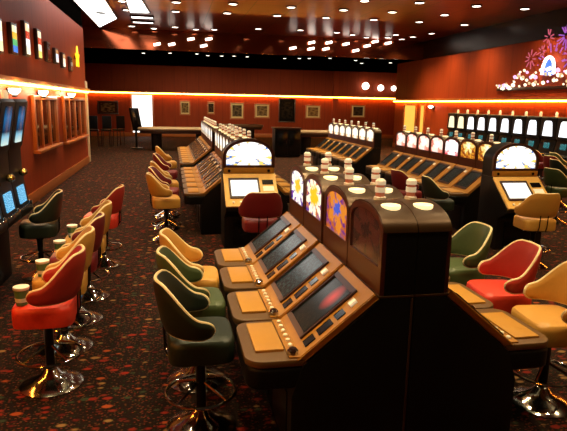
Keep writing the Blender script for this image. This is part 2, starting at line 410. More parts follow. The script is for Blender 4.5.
# ------------------------------------------------------------------ stool
def superell(a, b, n, seg):
    o = []
    for i in range(seg):
        t = 2*PI*i/seg; c, s_ = math.cos(t), math.sin(t)
        o.append((a*math.copysign(abs(c)**(2/n), c), b*math.copysign(abs(s_)**(2/n), s_)))
    return o
def make_stool(kind, fab, pipe='piping', shade=None):
    t = thing('swivel_stool')
    MB().lathe([(.215, 0), (.215, .012), (.19, .03), (.13, .055), (.07, .085), (.045, .12), (.03, .13)], 28).build('base', 'chrome', t)
    MB().lathe([(.032, .11), (.032, .43), (.05, .46), (.05, .485)], 16).build('column', 'steel', t)
    ring = MB().tube([(.215*math.cos(a), .215*math.sin(a), .235) for a in [2*PI*i/32 for i in range(32)]], .011, 8, True).build('foot_ring', 'chrome', t)
    for k in range(4):
        a = PI/4 + k*PI/2
        MB().tube([(.03*math.cos(a), .03*math.sin(a), .30), (.21*math.cos(a), .21*math.sin(a), .235)], .009, 6).build('spoke', 'chrome', ring)
    MB().box(-.13, .13, -.13, .13, .475, .50, .006).build('swivel_plate', 'steel', t)
    b = MB(); rings = []
    for sc, z in ((.90, .497), (.985, .505), (1, .525), (1, .605), (.985, .628), (.93, .643), (.7, .653), (.3, .656)):
        rings.append([b.bm.verts.new((x*sc, y*sc, z)) for x, y in superell(.198, .215, 5, 40)])
    for k in range(len(rings)-1):
        for i in range(40): b.bm.faces.new((rings[k][i], rings[k][(i+1) % 40], rings[k+1][(i+1) % 40], rings[k+1][i]))
    b.bm.faces.new(rings[0][::-1]); b.bm.faces.new(rings[-1])
    b.build('seat', fab, t)
    # back shell wraps the rear and sides; top edge sweeps down to the arms
    TH = math.radians(108); N = 36; K = 7
    def lim(u):
        a = abs(u)
        c = max(0., min(1., (a-.26)/.58)); c = c*c*(3-2*c)
        zt, zb = .985 - .20*c, .678
        if a > .80:
            q = math.sqrt(max(0, 1-((a-.80)/.20)**2)); zm = .725
            zt, zb = zm + (zt-zm)*q, zm + (zb-zm)*q
        return zb, zt
    def pt(u, h, off):
        th = u*TH
        zb, zt = lim(u); z = zb + (zt-zb)*h
        fl = 1 + .12*(z-.672)/.31
        a, bb = (.205+off)*fl, (.238+off)*fl
        return Vector((-a*math.cos(th) - .03*(z-.672)/.31*math.cos(th), bb*math.sin(th), z))
    b = MB(); rows = {}
    for side, off in (('o', .022), ('i', -.022)):
        for i in range(N+1):
            u = -math.cos(PI*i/N)
            for k in range(K+1):
                h = k/K
                ed = min(1, min(h, 1-h)*4 + .25, (1-abs(u))*10 + .25)
                rows[side, i, k] = b.bm.verts.new(pt(u, h, off*ed**.5))
    for i in range(N):
        for k in range(K):
            b.bm.faces.new([rows['o', i, k], rows['o', i+1, k], rows['o', i+1, k+1], rows['o', i, k+1]])
            b.bm.faces.new([rows['i', i, k], rows['i', i, k+1], rows['i', i+1, k+1], rows['i', i+1, k]])
    for i in range(N):
        for k in (0, K): b.bm.faces.new([rows['o', i, k], rows['i', i, k], rows['i', i+1, k], rows['o', i+1, k]])
    for k in range(K):
        for i in (0, N): b.bm.faces.new([rows['o', i, k], rows['o', i, k+1], rows['i', i, k+1], rows['i', i, k]])
    bmesh.ops.recalc_face_normals(b.bm, faces=b.bm.faces[:])
    back = b.build('backrest', shade or fab, t)
    us = [-math.cos(PI*i/44) for i in range(45)]
    path = [pt(u, 1, 0) for u in us] + [pt(u, 0, 0) for u in us[-2:0:-1]]
    MB().tube(path, .0095, 8, True).build('piping', pipe, back)
    for s_ in (-1, 1):
        MB().tube([(-.12, s_*.05, .488), (-.185, s_*.05, .492), (-.212, s_*.05, .55), (-.218, s_*.05, .72)], .007, 6).build('bracket', 'steel', t)
    t['proto'] = kind
    return t
stool_used = set(); STOOLS = {}
for k, fab in (('red', 'redfab'), ('wine', 'winefab'), ('green', 'greenfab'), ('dgreen', 'dgreenfab'), ('cream', 'creamfab')):
    STOOLS[k] = make_stool(k, fab, 'piping', 'redshade' if k == 'red' else None)
def stool(kind, x, y, rz, label, group='upholstered swivel stools'):
    o = STOOLS[kind] if kind not in stool_used else dup(STOOLS[kind])
    stool_used.add(kind)
    return place(o, (x, y, 0), rz, label, 'stool', group)
# row in the open aisle, facing the window wall
stool('red', -.875, 3.95, PI, 'red stool standing first in the aisle row, green and white cup on its seat')
stool('cream', -.89, 4.57, PI+.03, 'cream stool second in the aisle row, just behind the first red stool')
stool('wine', -.88, 5.18, PI-.02, 'dark red stool third in the aisle row, between two cream stools')
stool('cream', -.88, 5.82, PI+.03, 'cream stool fourth in the aisle row, cup on its seat')
stool('red', -.85, 7.0, PI-.1, 'red stool last in the aisle row, towards the windows')
stool('dgreen', -1.49, 6.6, PI+.12, 'dark green stool pulled up to the blue-screened wall machines')
# left side of near bank
stool('dgreen', .15, 3.25, .0, 'dark green stool at the machine next to the black end panel, pale piping')
stool('green', .15, 3.85, .04, 'olive green stool second along the near bank, between dark green and cream stools')
stool('cream', .16, 4.42, -.03, 'cream stool third along the near bank, behind the olive green stool')
# right side of near bank
stool('cream', 2.48, 3.15, PI-.1, 'cream stool with bright seat beside the black end panel, outer side')
stool('red', 2.46, 3.74, PI-.12, 'bright red stool on the outer side of the near bank')
stool('green', 2.46, 4.4, PI, 'olive green stool on the outer side of the near bank, beyond the bright red one')
stool('wine', 1.04, 6.6, PI/2, 'dark red stool in front of the white-screened end machine behind the near bank')
stool('cream', 4.55, 6.28, PI/2-.1, 'cream stool with back to viewer at the end machine near the wall row')
stool('wine', 3.8, 8.6, .15, 'dark red stool at the pink-arched bank, beyond the lamps of the near bank')
stool('dgreen', 3.95, 7.75, -.15, 'dark green stool at the gold-arched machines of the pink-arched bank')
for k, (y, kd) in enumerate(((8.25, 'cream'), (9.0, 'wine'), (9.9, 'cream'), (11.4, 'wine'), (13.3, 'cream'))):
    stool(kd, -.1, y, .1*(-1)**k, '%s stool, %s along the long second bank in the aisle' % ({'cream': 'tan cream', 'wine': 'dark red'}[kd], ORD[k]))
for k, (y, kd) in enumerate(((8.75, 'green'), (10.3, 'dgreen'), (11.2, 'wine'), (11.95, 'green'), (13.0, 'wine'), (14.2, 'green'))):
    stool(kd, (6.75, 8.0, 8.5, 9.2, 9.3, 9.3)[k], y, .15*(-1)**k, '%s stool %s along the upright machine row by the wall' % ({'dgreen': 'dark green', 'green': 'olive green', 'wine': 'dark red'}[kd], ORD[k]))

# cups
def cup(x, y, z, label):
    t = thing('coin_cup', (x, y, z))
    MB().lathe([(.037, 0), (.047, .105)], 20).build('cup_body', 'greencup', t)
    MB().lathe([(.046, .103), (.049, .105), (.051, .112), (.051, .124), (.044, .124)], 20).build('cup_rim', 'white', t)
    MB().lathe([(.040, .022), (.0435, .05)], 20).build('cup_band', 'white', t)
    tag(t, label, 'cup', 'coin cups on stools')
cup(-1.0, 3.82, .656, 'green and white cup on the first red aisle stool')
cup(-1.0, 4.46, .656, 'green and white cup on the cream stool behind the first red one')
cup(-.99, 5.1, .656, 'white-rimmed cup on the dark red stool between the cream ones')
cup(-.99, 5.75, .656, 'green and white cup on the cream stool fourth in the row')

# ------------------------------------------------------------------ slant-top machine (front = +x)
P0 = Vector((.625, 0, .615)); DV = Vector((-.425, 0, .355)); DL = DV.length; DV.normalize(); NV = Vector((-DV.z, 0, DV.x)) * -1
def slope(co): return P0 + DV*co.x + Vector((0, co.y, 0)) + NV*co.z
def arch_poly(w, z0, zs, rise, n=20):
    return [(-w, z0), (w, z0)] + [(w*math.cos(PI*i/n), zs + rise*math.sin(PI*i/n)) for i in range(n+1)]
def plan(x0, x1, w, r, n=6):
    p = [(x0, -w)]
    for cy, a0 in ((-w+r, -PI/2), (w-r, 0)):
        p += [(x1-r + r*math.cos(a0+PI/2*i/n), cy + r*math.sin(a0+PI/2*i/n)) for i in range(n+1)]
    return p + [(x0, w)]
def tower_lamp(t, x, y, z):
    l = MB().lathe([(.036, z), (.036, z+.022), (.028, z+.026)], 16, (x, y)).build('tower_lamp', 'white', t)
    MB().lathe([(.027, z+.024), (.027, z+.05)], 16, (x, y)).build('lamp_band', 'redband', l)
    MB().lathe([(.031, z+.05), (.031, z+.08)], 16, (x, y)).build('lamp_band', 'whiteband', l)
    MB().lathe([(.025, z+.08), (.025, z+.095)], 16, (x, y)).build('lamp_band', 'redband', l)
    MB().lathe([(.031, z+.095), (.031, z+.118), (.018, z+.13)], 16, (x, y)).build('lamp_cap', 'whiteband', l)
def make_slant():
    t = thing('slot_machine')
    W = .297
    cab = MB().prism([(0, 0), (.68, 0), (.68, .42), (.62, .60), (.20, .955), (.20, .972), (0, .972)], -W, W, 'y', .004).build('cabinet', 'black', t)
    MB().box(.68, .69, -.2, .2, .06, .40, .004).build('lower_door', 'steel', cab)
    MB().box(.0, .205, -W-.002, W+.002, .968, .980, .003).build('trim_rail', 'bronze', cab)
    MB().prism(plan(.60, .925, W-.004, .09), .47, .60, 'z', .025, 3).build('bumper', 'black', t)
    MB().prism(plan(.60, .93, W-.006, .10), .598, .640, 'z', .012).build('deck', 'deck', t)
    MB().box(.70, .865, -.225, .175, .638, .655, .006).build('deck_pad', 'pad', t)
    MB().box(.625, .692, -.275, .275, .638, .650, .003).build('button_strip', 'tan', t)
    for k in range(6):
        MB().lathe([(.014, .648), (.014, .660), (.010, .664)], 12, (.658, -.22+.07*k)).build('button', 'white', t)
    MB().lathe([(.032, .648), (.032, .672), (.02, .685), (.012, .685)], 16, (.665, .235)).build('coin_slot', 'chrome', t)
    MB().box(0, DL-.01, -.287, .287, 0, .03, .006, slope).build('screen_panel', 'tan', t)
    fr = MB()
    fr.box(.07, .10, -.255, .125, .028, .042, .003, slope).box(.46, .49, -.255, .125, .028, .042, .003, slope)
    fr.box(.10, .46, -.255, -.235, .028, .042, .003, slope).box(.10, .46, .105, .125, .028, .042, .003, slope)
    fr.build('bezel', 'darkwood', t)
    b = MB().box(.095, .465, -.24, .11, .026, .034, 0, slope)
    b.build('screen', 'scr_teal', t, uvfn=lambda c: ((c.y+.24)/.35, (c.z-.65)/.32))
    for s0, s1 in ((.07, .14), (.17, .27), (.30, .36)):
        MB().box(s0, s1, .165, .235, .028, .034, .002, slope).build('slot_plate', 'black_gloss', t)
    MB().box(.41, .445, .18, .225, .028, .042, .006, slope).build('lit_button', 'whiteband', t)
    # topper
    zs, ri = 1.335, .125
    MB().prism(arch_poly(W-.002, .972, zs, ri-.008), 0, .175, 'x').build('topper', 'black', t)
    n = 22; outer = [((W)*math.cos(PI*i/n), zs + ri*math.sin(PI*i/n)) for i in range(n+1)]
    inner = [((W-.009)*math.cos(PI*i/n), zs-.002 + (ri-.009)*math.sin(PI*i/n)) for i in range(n, -1, -1)]
    MB().prism(outer+inner, 0, .196, 'x').build('topper_cap', 'bronze', t)
    o = arch_poly(W-.006, .982, zs, ri-.01); i_ = arch_poly(W-.045, 1.13, zs-.005, ri-.04)
    b = MB(); rows = []
    for x in (.174, .200):
        rows.append([b.bm.verts.new((x, y, z)) for y, z in o]); rows.append([b.bm.verts.new((x, y, z)) for y, z in i_])
    m = len(o)
    for i in range(m):
        j = (i+1) % m
        b.bm.faces.new((rows[2][i], rows[2][j], rows[3][j], rows[3][i]))
        b.bm.faces.new((rows[0][i], rows[0][j], rows[2][j], rows[2][i]))
        b.bm.faces.new((rows[1][j], rows[1][i], rows[3][i], rows[3][j]))
    bmesh.ops.recalc_face_normals(b.bm, faces=b.bm.faces[:])
    b.build('topper_frame', 'archwood', t)
    MB().prism(arch_poly(W-.043, 1.128, zs-.004, ri-.038), .172, .190, 'x').build('topper_glass', 'a_daisy', t, uvfn=lambda c: (c.y/.51+.5, (c.z-1.128)/.32))
    MB().lathe([(.056, 1.425), (.056, 1.456), (.05, 1.459)], 24, (.095, .125)).build('top_light_spot', 'disc', t)  # glowing plate stands in for a round pool of light on the cap
    tower_lamp(t, .095, -.05, 1.452)
    return t
SLANT = make_slant(); slant_used = []
def slant(x, y, rz, label, group, glass='a_daisy', screen='scr_teal', far=False):
    o = SLANT if not slant_used else dup(SLANT, None, ('button', 'slot_plate', 'coin_slot') if far else ())
    slant_used.append(o)
    place(o, (x, y, 0), rz, label, 'slot machine', group)
    for ch in o.children:
        n = ch.name.split('.')[0]
        if rz == 0 and n == 'top_light_spot': ch.location.y = -.25
        if rz == 0 and n == 'tower_lamp': ch.location.y = .10
    for ch in o.children:
        n = ch.name.split('.')[0]
        mm = glass if n == 'topper_glass' else screen if n == 'screen' else None
        if mm:
            if ch.data.users > 1: ch.data = get_mesh(ch.data, mm)
            else: ch.data = get_mesh(ch.data, mm)
    return o
_mc = {}
def seam_trim(o, side):
    b = MB().box(.004, .016, side*.300-.004, side*.300+.004, .05, .96, .002); b.build('seam_trim', 'bronze', o)
def get_mesh(me, mm):
    base = me.name.split('.')[0]
    if (base, mm) not in _mc:
        c = me.copy(); c.materials[0] = M[mm]; _mc[base, mm] = c
    return _mc[base, mm]

XA = 1.30
for k, (y, gl, sc, lb) in enumerate(((3.05, 'a_dim', 'scr_dark', 'slant slot machine with unlit dark red arch beside the black end panel'),
                                 (3.65, 'a_orange', 'scr_teal', 'slant slot machine with orange and purple lit arch in the near bank'),
                                 (4.29, 'a_sun', 'scr_teal', 'slant slot machine with yellow sunflower arch, third along the near bank'),
                                 (4.89, 'a_daisy', 'scr_teal', 'slant slot machine with white daisy arch, last along the near bank'))):
    o = slant(XA-.002, y, PI, lb, 'slant slot machines of the near bank', gl, sc)
    if k == 0: near_left = o
for k, y in enumerate((3.05, 3.65, 4.29, 4.89)):
    slant(XA+.002, y, 0, 'slant slot machine on the outer side of the near bank, %s from its end panel' % ORD[k], 'slant slot machines of the near bank', 'a_sun', 'scr_grey')
XB = 1.10
for k in range(6):
    slant(XB-.002, 8.8+.6*k, PI, 'slant slot machine facing the aisle, %s behind the red-stooled end machine' % ORD[k], 'slant slot machines of the second bank', 'a_ivory', 'scr_grey', True)
for k in range(6):
    slant(XB+.002, 8.8+.6*k, 0, 'slant slot machine facing away from the aisle, %s behind the red-stooled end machine' % ORD[k], 'slant slot machines of the second bank', 'a_ivory', 'scr_grey', True)
for k in range(8):
    slant(XB-.002, 13.2+.6*k, PI, 'slant slot machine facing the aisle beyond the gap, %s in that stretch' % ORD[k], 'slant slot machines of the far stretch', 'a_ivory', 'scr_grey', True)
XC = 5.32; XD = 5.12
for k, gl in enumerate(('a_gold', 'a_gold', 'a_rose', 'a_pink', 'a_pink', 'a_pink', 'a_pink')):
    slant(XC, 8.5+.6*k, PI, 'slant slot machine with %s lit arch, %s along the pink-arched bank' % ({'a_gold': 'gold', 'a_rose': 'white and rose', 'a_pink': 'pink'}[gl], ORD[k]), 'slant slot machines of the pink-arched bank', gl, 'scr_grey', True)
for k in range(7):
    slant(XD, 13.6+.6*k, PI, 'slant slot machine with ivory arch, %s beyond the black gap after the pink arches' % ORD[k], 'slant slot machines beyond the black gap', 'a_ivory', 'scr_grey', True)

seam_trim(near_left, 1)

# ------------------------------------------------------------------ end machine (front = +x, width along y)
def make_end():
    t = thing('end_slot_machine')
    W = .37
    MB().prism([(0, 0), (.52, 0), (.52, .46), (.68, .54), (.74, .58), (.74, .63), (.30, 1.0), (.30, 1.03), (0, 1.03)], -W, W, 'y', .008).build('cabinet', 'black', t)
    MB().box(.52, .53, -.25, .25, .06, .42, .004).build('lower_door', 'black_gloss', t)
    MB().box(.53, .537, .05, .14, .28, .34, .002).build('door_plate', 'white', t)
    p0 = Vector((.735, 0, .632)); dv = Vector((-.44, 0, .37)); dl = dv.length; dv.normalize(); nv = Vector((dv.z, 0, -dv.x))
    sl = lambda co: p0 + dv*co.x + Vector((0, co.y, 0)) + nv*co.z
    MB().box(0, dl, -W+.01, W-.01, 0, .03, .008, sl).build('screen_panel', 'gold', t)
    fr = MB().box(.13, .16, -.30, .12, .028, .045, .003, sl).box(.46, .49, -.30, .12, .028, .045, .003, sl).box(.16, .46, -.30, -.28, .028, .045, .003, sl).box(.16, .46, .10, .12, .028, .045, .003, sl)
    fr.build('bezel', 'darkwood', t)
    MB().box(.155, .465, -.285, .105, .026, .036, 0, sl).build('screen', 'scr_white', t, uvfn=lambda c: ((c.y+.285)/.39, (c.z-.7)/.3))
    for s0, s1, y0, y1, m in ((.38, .46, .17, .32, 'black_gloss'), (.26, .34, .17, .32, 'whiteband'), (.15, .20, .17, .32, 'black_gloss')):
        MB().box(s0, s1, y0, y1, .028, .036, .002, sl).build('slot_plate', m, t)
    for k in range(6): MB().lathe([(.018, 0), (.018, .012), (.012, .016)], 12).build('button', 'white', t).matrix_local = Matrix.Translation(sl(Vector((.06, -.26+.1*k, .03)))) @ nv.to_track_quat('Z', 'Y').to_matrix().to_4x4()
    MB().box(.26, .30, -W+.012, W-.012, 1.03, 1.115, .006).build('belly_panel', 'tan', t)
    for s_ in (-1, 1): MB().tube([(.30, s_*.28, 1.072), (.306, s_*.28, 1.072)], .02, 12).build('lock', 'black_gloss', t)
    zs, ri, W2 = 1.27, .24, .36
    MB().prism(arch_poly(W2, 1.03, zs, ri), 0, .255, 'x').build('topper', 'black', t)
    o = arch_poly(W2+.006, 1.115, zs, ri+.006); i_ = arch_poly(W2-.04, 1.15, zs, ri-.035)
    b = MB(); rows = []
    for x in (.25, .295):
        rows.append([b.bm.verts.new((x, y, z)) for y, z in o]); rows.append([b.bm.verts.new((x, y, z)) for y, z in i_])
    m = len(o)
    for i in range(m):
        j = (i+1) % m
        b.bm.faces.new((rows[2][i], rows[2][j], rows[3][j], rows[3][i])); b.bm.faces.new((rows[0][i], rows[0][j], rows[2][j], rows[2][i])); b.bm.faces.new((rows[1][j], rows[1][i], rows[3][i], rows[3][j]))
    bmesh.ops.recalc_face_normals(b.bm, faces=b.bm.faces[:])
    b.build('topper_frame', 'darkwood', t)
    MB().prism(arch_poly(W2-.038, 1.148, zs, ri-.033), .25, .275, 'x').build('topper_glass', 'a_cap', t, uvfn=lambda c: (c.y/.66+.5, (c.z-1.148)/.36))
    return t
e = make_end(); place(e, (1.06, 8.1, 0), -PI/2, 'end slot machine with white lit arch and screen behind the dark red stool', 'slot machine', 'end slot machines')
e2 = dup(e); place(e2, (4.9, 7.6, 0), -PI/2, 'end slot machine with white lit arch and screen behind the cream stool', 'slot machine', 'end slot machines')

# ------------------------------------------------------------------ upright machines, left wall (front = +x)
def make_upright():
    t = thing('upright_slot_machine'); W = .245
    MB().prism([(0, 0), (.42, 0), (.42, .70), (.68, .75), (.70, .78), (.70, .82), (.69, .835), (.66, .845), (.61, 1.20), (.61, 1.47), (.63, 1.5), (.72, 1.97), (.69, 2.0), (0, 2.0)], -W, W, 'y', .006).build('cabinet', 'black', t)
    def quad(name, p, q, y0, y1, off, mat, th=.012):
        d = Vector((q[0]-p[0], 0, q[1]-p[1])); L = d.length; d.normalize(); nrm = Vector((d.z, 0, -d.x)); pv = Vector((p[0], 0, p[1]))
        return MB().box(0, L, y0, y1, off, off+th, .002, lambda c: pv + d*c.x + Vector((0, c.y, 0)) + nrm*c.z).build(name, mat, t, uvfn=lambda c: ((c.y-y0)/(y1-y0), (c.z-p[1])/(q[1]-p[1])))
    quad('screen', (.655, .89), (.630, 1.07), -.12, .12, .0, 'scr_blue')
    quad('upper_screen', (.641, 1.55), (.712, 1.93), -.10, .10, 0, 'scr_blue_up')
    for k in range(5): MB().lathe([(.017, .832), (.017, .848), (.012, .853)], 12, (.675, -.16+.08*k)).build('button', 'chrome', t)
    MB().lathe([(.028, .832), (.028, .87), (.02, .88)], 14, (.672, .215)).build('coin_head', 'chrome', t)
    MB().lathe([(.02, 1.17), (.045, 1.19), (.05, 1.215), (.03, 1.24), (.012, 1.25)], 14, (.645, .12)).build('coin_knob', 'brass', t)
    MB().lathe([(.035, 2.0), (.035, 2.06), (.02, 2.09)], 14, (.55, 0)).build('tower_lamp', 'whiteband', t)
    return t
u = make_upright()
for k, y in enumerate((6.5, 5.99, 5.48, 4.97)):
    o = u if k == 0 else dup(u)
    place(o, (-2.27, y, 0), 0, 'black upright slot machine with blue screens, %s counted from the dark green stool' % ORD[k], 'slot machine', 'upright machines along the window wall')
# right wall row
def make_wall_machine():
    t = thing('wall_slot_machine'); W = .335
    MB().prism([(0, 0), (.42, 0), (.42, .66), (.66, .70), (.68, .75), (.56, .80), (.48, 1.14), (.48, 1.18), (.53, 1.22), (.53, 1.77), (.50, 1.80), (0, 1.80)], -W, W, 'y', .006).build('cabinet', 'black', t)
    MB().prism([(-.21, 1.27), (.21, 1.27), (.17, 1.58), (.155, 1.65), (.10, 1.69), (-.10, 1.69), (-.155, 1.65), (-.17, 1.58)], .525, .545, 'x', .003).build('lit_top', 'signwhite', t, uvfn=lambda c: (c.y*2+.5, (c.z-1.27)*2.3))
    MB().prism([(-.12, .93), (.12, .93), (.10, 1.09), (-.10, 1.09)], .505, .535, 'x', .002).build('screen', 'scr_mix', t, uvfn=lambda c: (c.y*3+.5, (c.z-.9)*4))
    MB().box(.58, .66, -.25, .25, .745, .79, .005).build('button_deck', 'chrome', t)
    MB().lathe([(.04, 1.80), (.04, 1.90), (.02, 1.94)], 12, (.3, 0)).build('tower_lamp', 'whiteband', t)
    return t
w = make_wall_machine()
for k in range(12):
    o = w if k == 0 else dup(w)
    place(o, (10.89, 19.75-.70*k, 0), PI, 'black wall slot machine with white lit top, %s from the amber glass door' % ORD[k], 'slot machine', 'wall row of black machines')
    for ch in o.children:
        n = ch.name.split('.')[0]
        if n == 'lit_top': ch.data = get_mesh(ch.data, 'signcream' if k < 2 else 'signwhite')

# ------------------------------------------------------------------ signs on the left wall
cols = [['#ffe9b0', '#fff6e0', '#ffe9c0'], ['#3a7ad0', '#58b06a', '#f0b030', '#f6e2b0'], ['#fff2d0', '#ffffff', '#c03a20', '#ffd0a0'], ['#ffd870', '#fff0d0', '#c8452a', '#ffe9c0'],
        ['#7a2414', '#a0402a', '#5a1a10'], ['#f4e8e0', '#d8e0f0', '#b0784a'], ['#fff4e0', '#ffe8c8', '#c89a6a'], ['#b06a50', '#e8c8b0', '#70402c']]
names = ['cream lit sign box high on the window wall, at the picture edge', 'sign box striped yellow, green and blue high on the window wall', 'white sign box with red centre high on the window wall', 'yellow white and red sign box high on the window wall',
         'dim red sign box high on the window wall', 'pale grey narrow sign box high on the window wall', 'cream narrow sign box after the grey one on the window wall', 'small dim pink sign box beside the yellow star']
for k, (y, z0, z1) in enumerate(((9.86, 2.74, 3.2), (10.76, 2.79, 3.23), (11.7, 2.83, 3.38), (12.7, 2.84, 3.36), (13.6, 2.86, 3.2), (14.5, 2.87, 3.15), (15.4, 2.82, 3.12), (16.5, 2.8, 3.1))):
    t = thing('sign_box', (XL, y, z0)); h = z1-z0
    MB().box(0, .07, -.19, .19, -.04, h+.04, .008).build('sign_case', 'darkwood', t)
    MB().box(.065, .078, -.13, .13, 0, h, .003).build('sign_panel', stained('sign_art_%d' % k, cols[k], .4 if k in (4, 7) else 1.3), t, uvfn=lambda c, h=h: (c.y, c.z/h))
    tag(t, names[k], 'sign', 'lit sign boxes on the window wall')
t = thing('star_sign', (XL, 17.5, 3.2))
MB().box(0, .05, -.05, .05, -.05, .05, .01).build('bracket', 'steel', t)
sp = [((.30 if i % 2 == 0 else .14)*math.sin(PI*i/5), (.32 if i % 2 == 0 else .14)*math.cos(PI*i/5)) for i in range(10)]
MB().prism(sp, .05, .10, 'x', .01).build('star_panel', 'yellow', t)
tag(t, 'yellow lit star sign high on the window wall, after the sign boxes', 'sign')

# ------------------------------------------------------------------ big lit sign on the right wall
t = thing('marquee_sign', (XR, 15.0, 2.6)); t.scale = (1.27, 1.27, 1.27)
MB().box(-.04, 0, -2.3, 2.15, -.02, .06, .01).build('sign_base', 'darkwood', t)
for k in range(96):
    y = -2.2 + 4.3*k/95 + rnd.uniform(-.06, .06); hh = .10 + .30*math.exp(-((y-.9)/.5)**2) + .34*math.exp(-((y+.2)/.8)**2)
    MB().ball((-rnd.uniform(.07, .12), y, .03 + rnd.random()**.8*hh), rnd.uniform(.022, .058), 1).build('sign_bulb', ('signbulb', 'signbulb', 'pinkbulb', 'signbulb', 'amberbulb')[k % 5], t)
arc = [(-.10, .19*math.cos(a), .46 + .24*math.sin(a)) for a in [PI*i/16 for i in range(17)]]
MB().tube([(-.10, .21, .32)] + arc + [(-.10, -.21, .32)], .036, 8).build('sign_arch', 'neonwhite', t)
MB().prism([(-.14, .30), (.14, .30)] + [(.14*math.cos(PI*i/12), .46 + .18*math.sin(PI*i/12)) for i in range(13)], -.10, -.05, 'x', .01).build('sign_dome', 'bluedome', t)
for cy, cz, n, r0, r1, m in ((-.75, .66, 15, .14, .42, 'purple'), (.75, .72, 9, .08, .26, 'pink'), (-.05, .5, 15, .4, .56, 'purple'), (-1.5, .6, 11, .15, .5, 'purple'), (.35, .86, 7, .05, .2, 'pink'), (-.45, 1.12, 13, .08, .34, 'purple'), (-1.0, 1.2, 13, .1, .36, 'purple'), (.15, 1.15, 8, .06, .2, 'pink')):
    for k in range(n):
        a = PI*(k+.5)/n*(1 if cy == -.05 else 2) + rnd.uniform(-.15, .15); q0, q1 = r0*rnd.uniform(.8, 1.3), r1*rnd.uniform(.6, 1.0)
        MB().tube([(-.06, cy+q0*math.cos(a), cz+q0*math.sin(a)), (-.06, cy+q1*math.cos(a), cz+q1*math.sin(a))], .014, 5).build('neon_ray', m, t)
tag(t, 'large lit sign of white bulbs, blue dome and purple neon bursts above the wall machines', 'sign')

# ------------------------------------------------------------------ ceiling lights
def make_down():
    t = thing('ceiling_downlight')
    MB().lathe([(.15, 0), (.15, -.02), (.135, -.03), (.125, -.012)], 24).build('trim_ring', 'steel', t)
    MB().lathe([(.122, -.010), (.12, -.018)], 24).build('lens', 'bulb', t)
    return t
PTS = [(-1.3, 17.4), (-1.3, 19.0), (.2, 17.1), (.2, 18.8), (.2, 22.6), (-.6, 23.3), (1.0, 23.0), (1.8, 16.9), (1.8, 18.6), (1.7, 22.8), (3.5, 16.9), (3.4, 18.6),
       (3.3, 22.0), (4.9, 21.8), (5.2, 15.3), (5.1, 16.9), (5.0, 18.5), (6.4, 22.0), (7.2, 22.5), (8.0, 23.1), (8.8, 21.9), (9.7, 22.3), (8.8, 22.8), (9.6, 23.2), (-1.4, 22.9), (6.7, 15.1), (8.4, 15.1), (6.6, 16.8), (8.3, 16.8), (8.2, 18.4), (9.9, 18.5), (6.6, 18.4), (9.9, 15.1), (9.9, 21.0), (9.9, 12.0)]
NEAR = [(x, y) for y in (2.6, 4.4, 6.2, 8.6, 11.2, 13.6) for x in (.2, 1.9, 3.6, 5.3)] + [(x, y) for x in (7.0, 8.7) for y in (8.6, 11.2, 13.0)] + [(-1.2, y) for y in (2.6, 4.4, 6.6, 9.4, 12.8)]
rows = {}
for p in PTS + NEAR: rows.setdefault(round(p[1]/1.6), []).append(p)
proto = make_down(); first = True
for ri, key in enumerate(sorted(rows)):
    for ci, (x, y) in enumerate(sorted(rows[key])):
        o = proto if first else dup(proto); first = False
        place(o, (x, y, ZC), 0, 'round ceiling downlight, %s from the window wall, %s row from the viewer' % (ORD[ci], ORD[ri]), 'light', 'round ceiling downlights')
# low lamps under the black far soffit
so = [(1.6, 25.2), (2.2, 25.2), (2.7, 25.0), (-1.1, 25.2), (0, 24.7), (1.1, 24.6), (3.3, 25.1), (5.0, 25.3), (5.6, 25.0), (6.0, 24.8), (6.8, 24.3), (8.2, 25.0), (10.1, 25.6), (9.0, 26.5)]
sp0 = None
for k, (x, y) in enumerate(sorted(so)):
    if sp0 is None:
        t = sp0 = thing('soffit_spotlight')
        MB().lathe([(.09, 0), (.09, -.05), (.075, -.055)], 18).build('lamp_housing', 'steel', t)
        MB().lathe([(.07, -.05), (.065, -.06)], 18).build('lens', 'globe', t)
    else: t = dup(sp0)
    place(t, (x, y, 4.05), 0, 'small spotlight under the black far soffit, number %d counted from the window wall side' % (k+1), 'light', 'small spotlights under the black soffit')
# glowing capsules added on the copper fascia in place of ceiling reflections
fp = None
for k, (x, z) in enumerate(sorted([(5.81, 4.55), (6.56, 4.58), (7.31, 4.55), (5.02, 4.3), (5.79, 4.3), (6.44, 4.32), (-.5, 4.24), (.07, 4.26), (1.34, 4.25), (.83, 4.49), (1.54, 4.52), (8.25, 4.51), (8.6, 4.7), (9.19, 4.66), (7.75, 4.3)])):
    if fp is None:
        fp = t = thing('fascia_reflection')
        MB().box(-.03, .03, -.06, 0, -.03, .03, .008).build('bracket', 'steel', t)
        MB().tube([(-.13, -.10, -.03), (.13, -.10, .03)], .05, 10).build('reflection_glow', 'globe', t)
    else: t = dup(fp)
    place(t, (x, 23.78, z), 0, 'small added glow shaped as a reflection on the copper fascia, %s counted from the window wall side' % ORD[k], 'light', 'added reflection glows on the fascia')
# luminous ceiling panels
def ceil_panel(poly, label, speaker=None):
    t = thing('ceiling_light_panel', (poly[0][0], poly[0][1], ZC))
    lp = [(x-poly[0][0], y-poly[0][1]) for x, y in poly]
    MB().prism(lp, -.03, -.01, 'z').build('light_diffuser', 'skypanel', t)
    n = len(lp); f = MB()
    for i in range(n):
        a, b = lp[i], lp[(i+1) % n]; f.tube([(*a, -.02), (*b, -.02)], .03, 6)
    f.build('panel_frame', 'darkwood', t)
    if speaker: MB().lathe([(.16, -.03), (.16, -.05), (.10, -.06), (.10, -.045), (.05, -.045)], 20, (speaker[0]-poly[0][0], speaker[1]-poly[0][1])).build('speaker_grille', 'steel', t)
    tag(t, label, 'light', 'luminous ceiling panels')
ceil_panel([(-2.66, 13), (-1.75, 13), (-1.75, 20.9), (-2.66, 23.6)], 'large slanted white luminous ceiling panel with a round grille beside the window wall', (-2.16, 19.7))
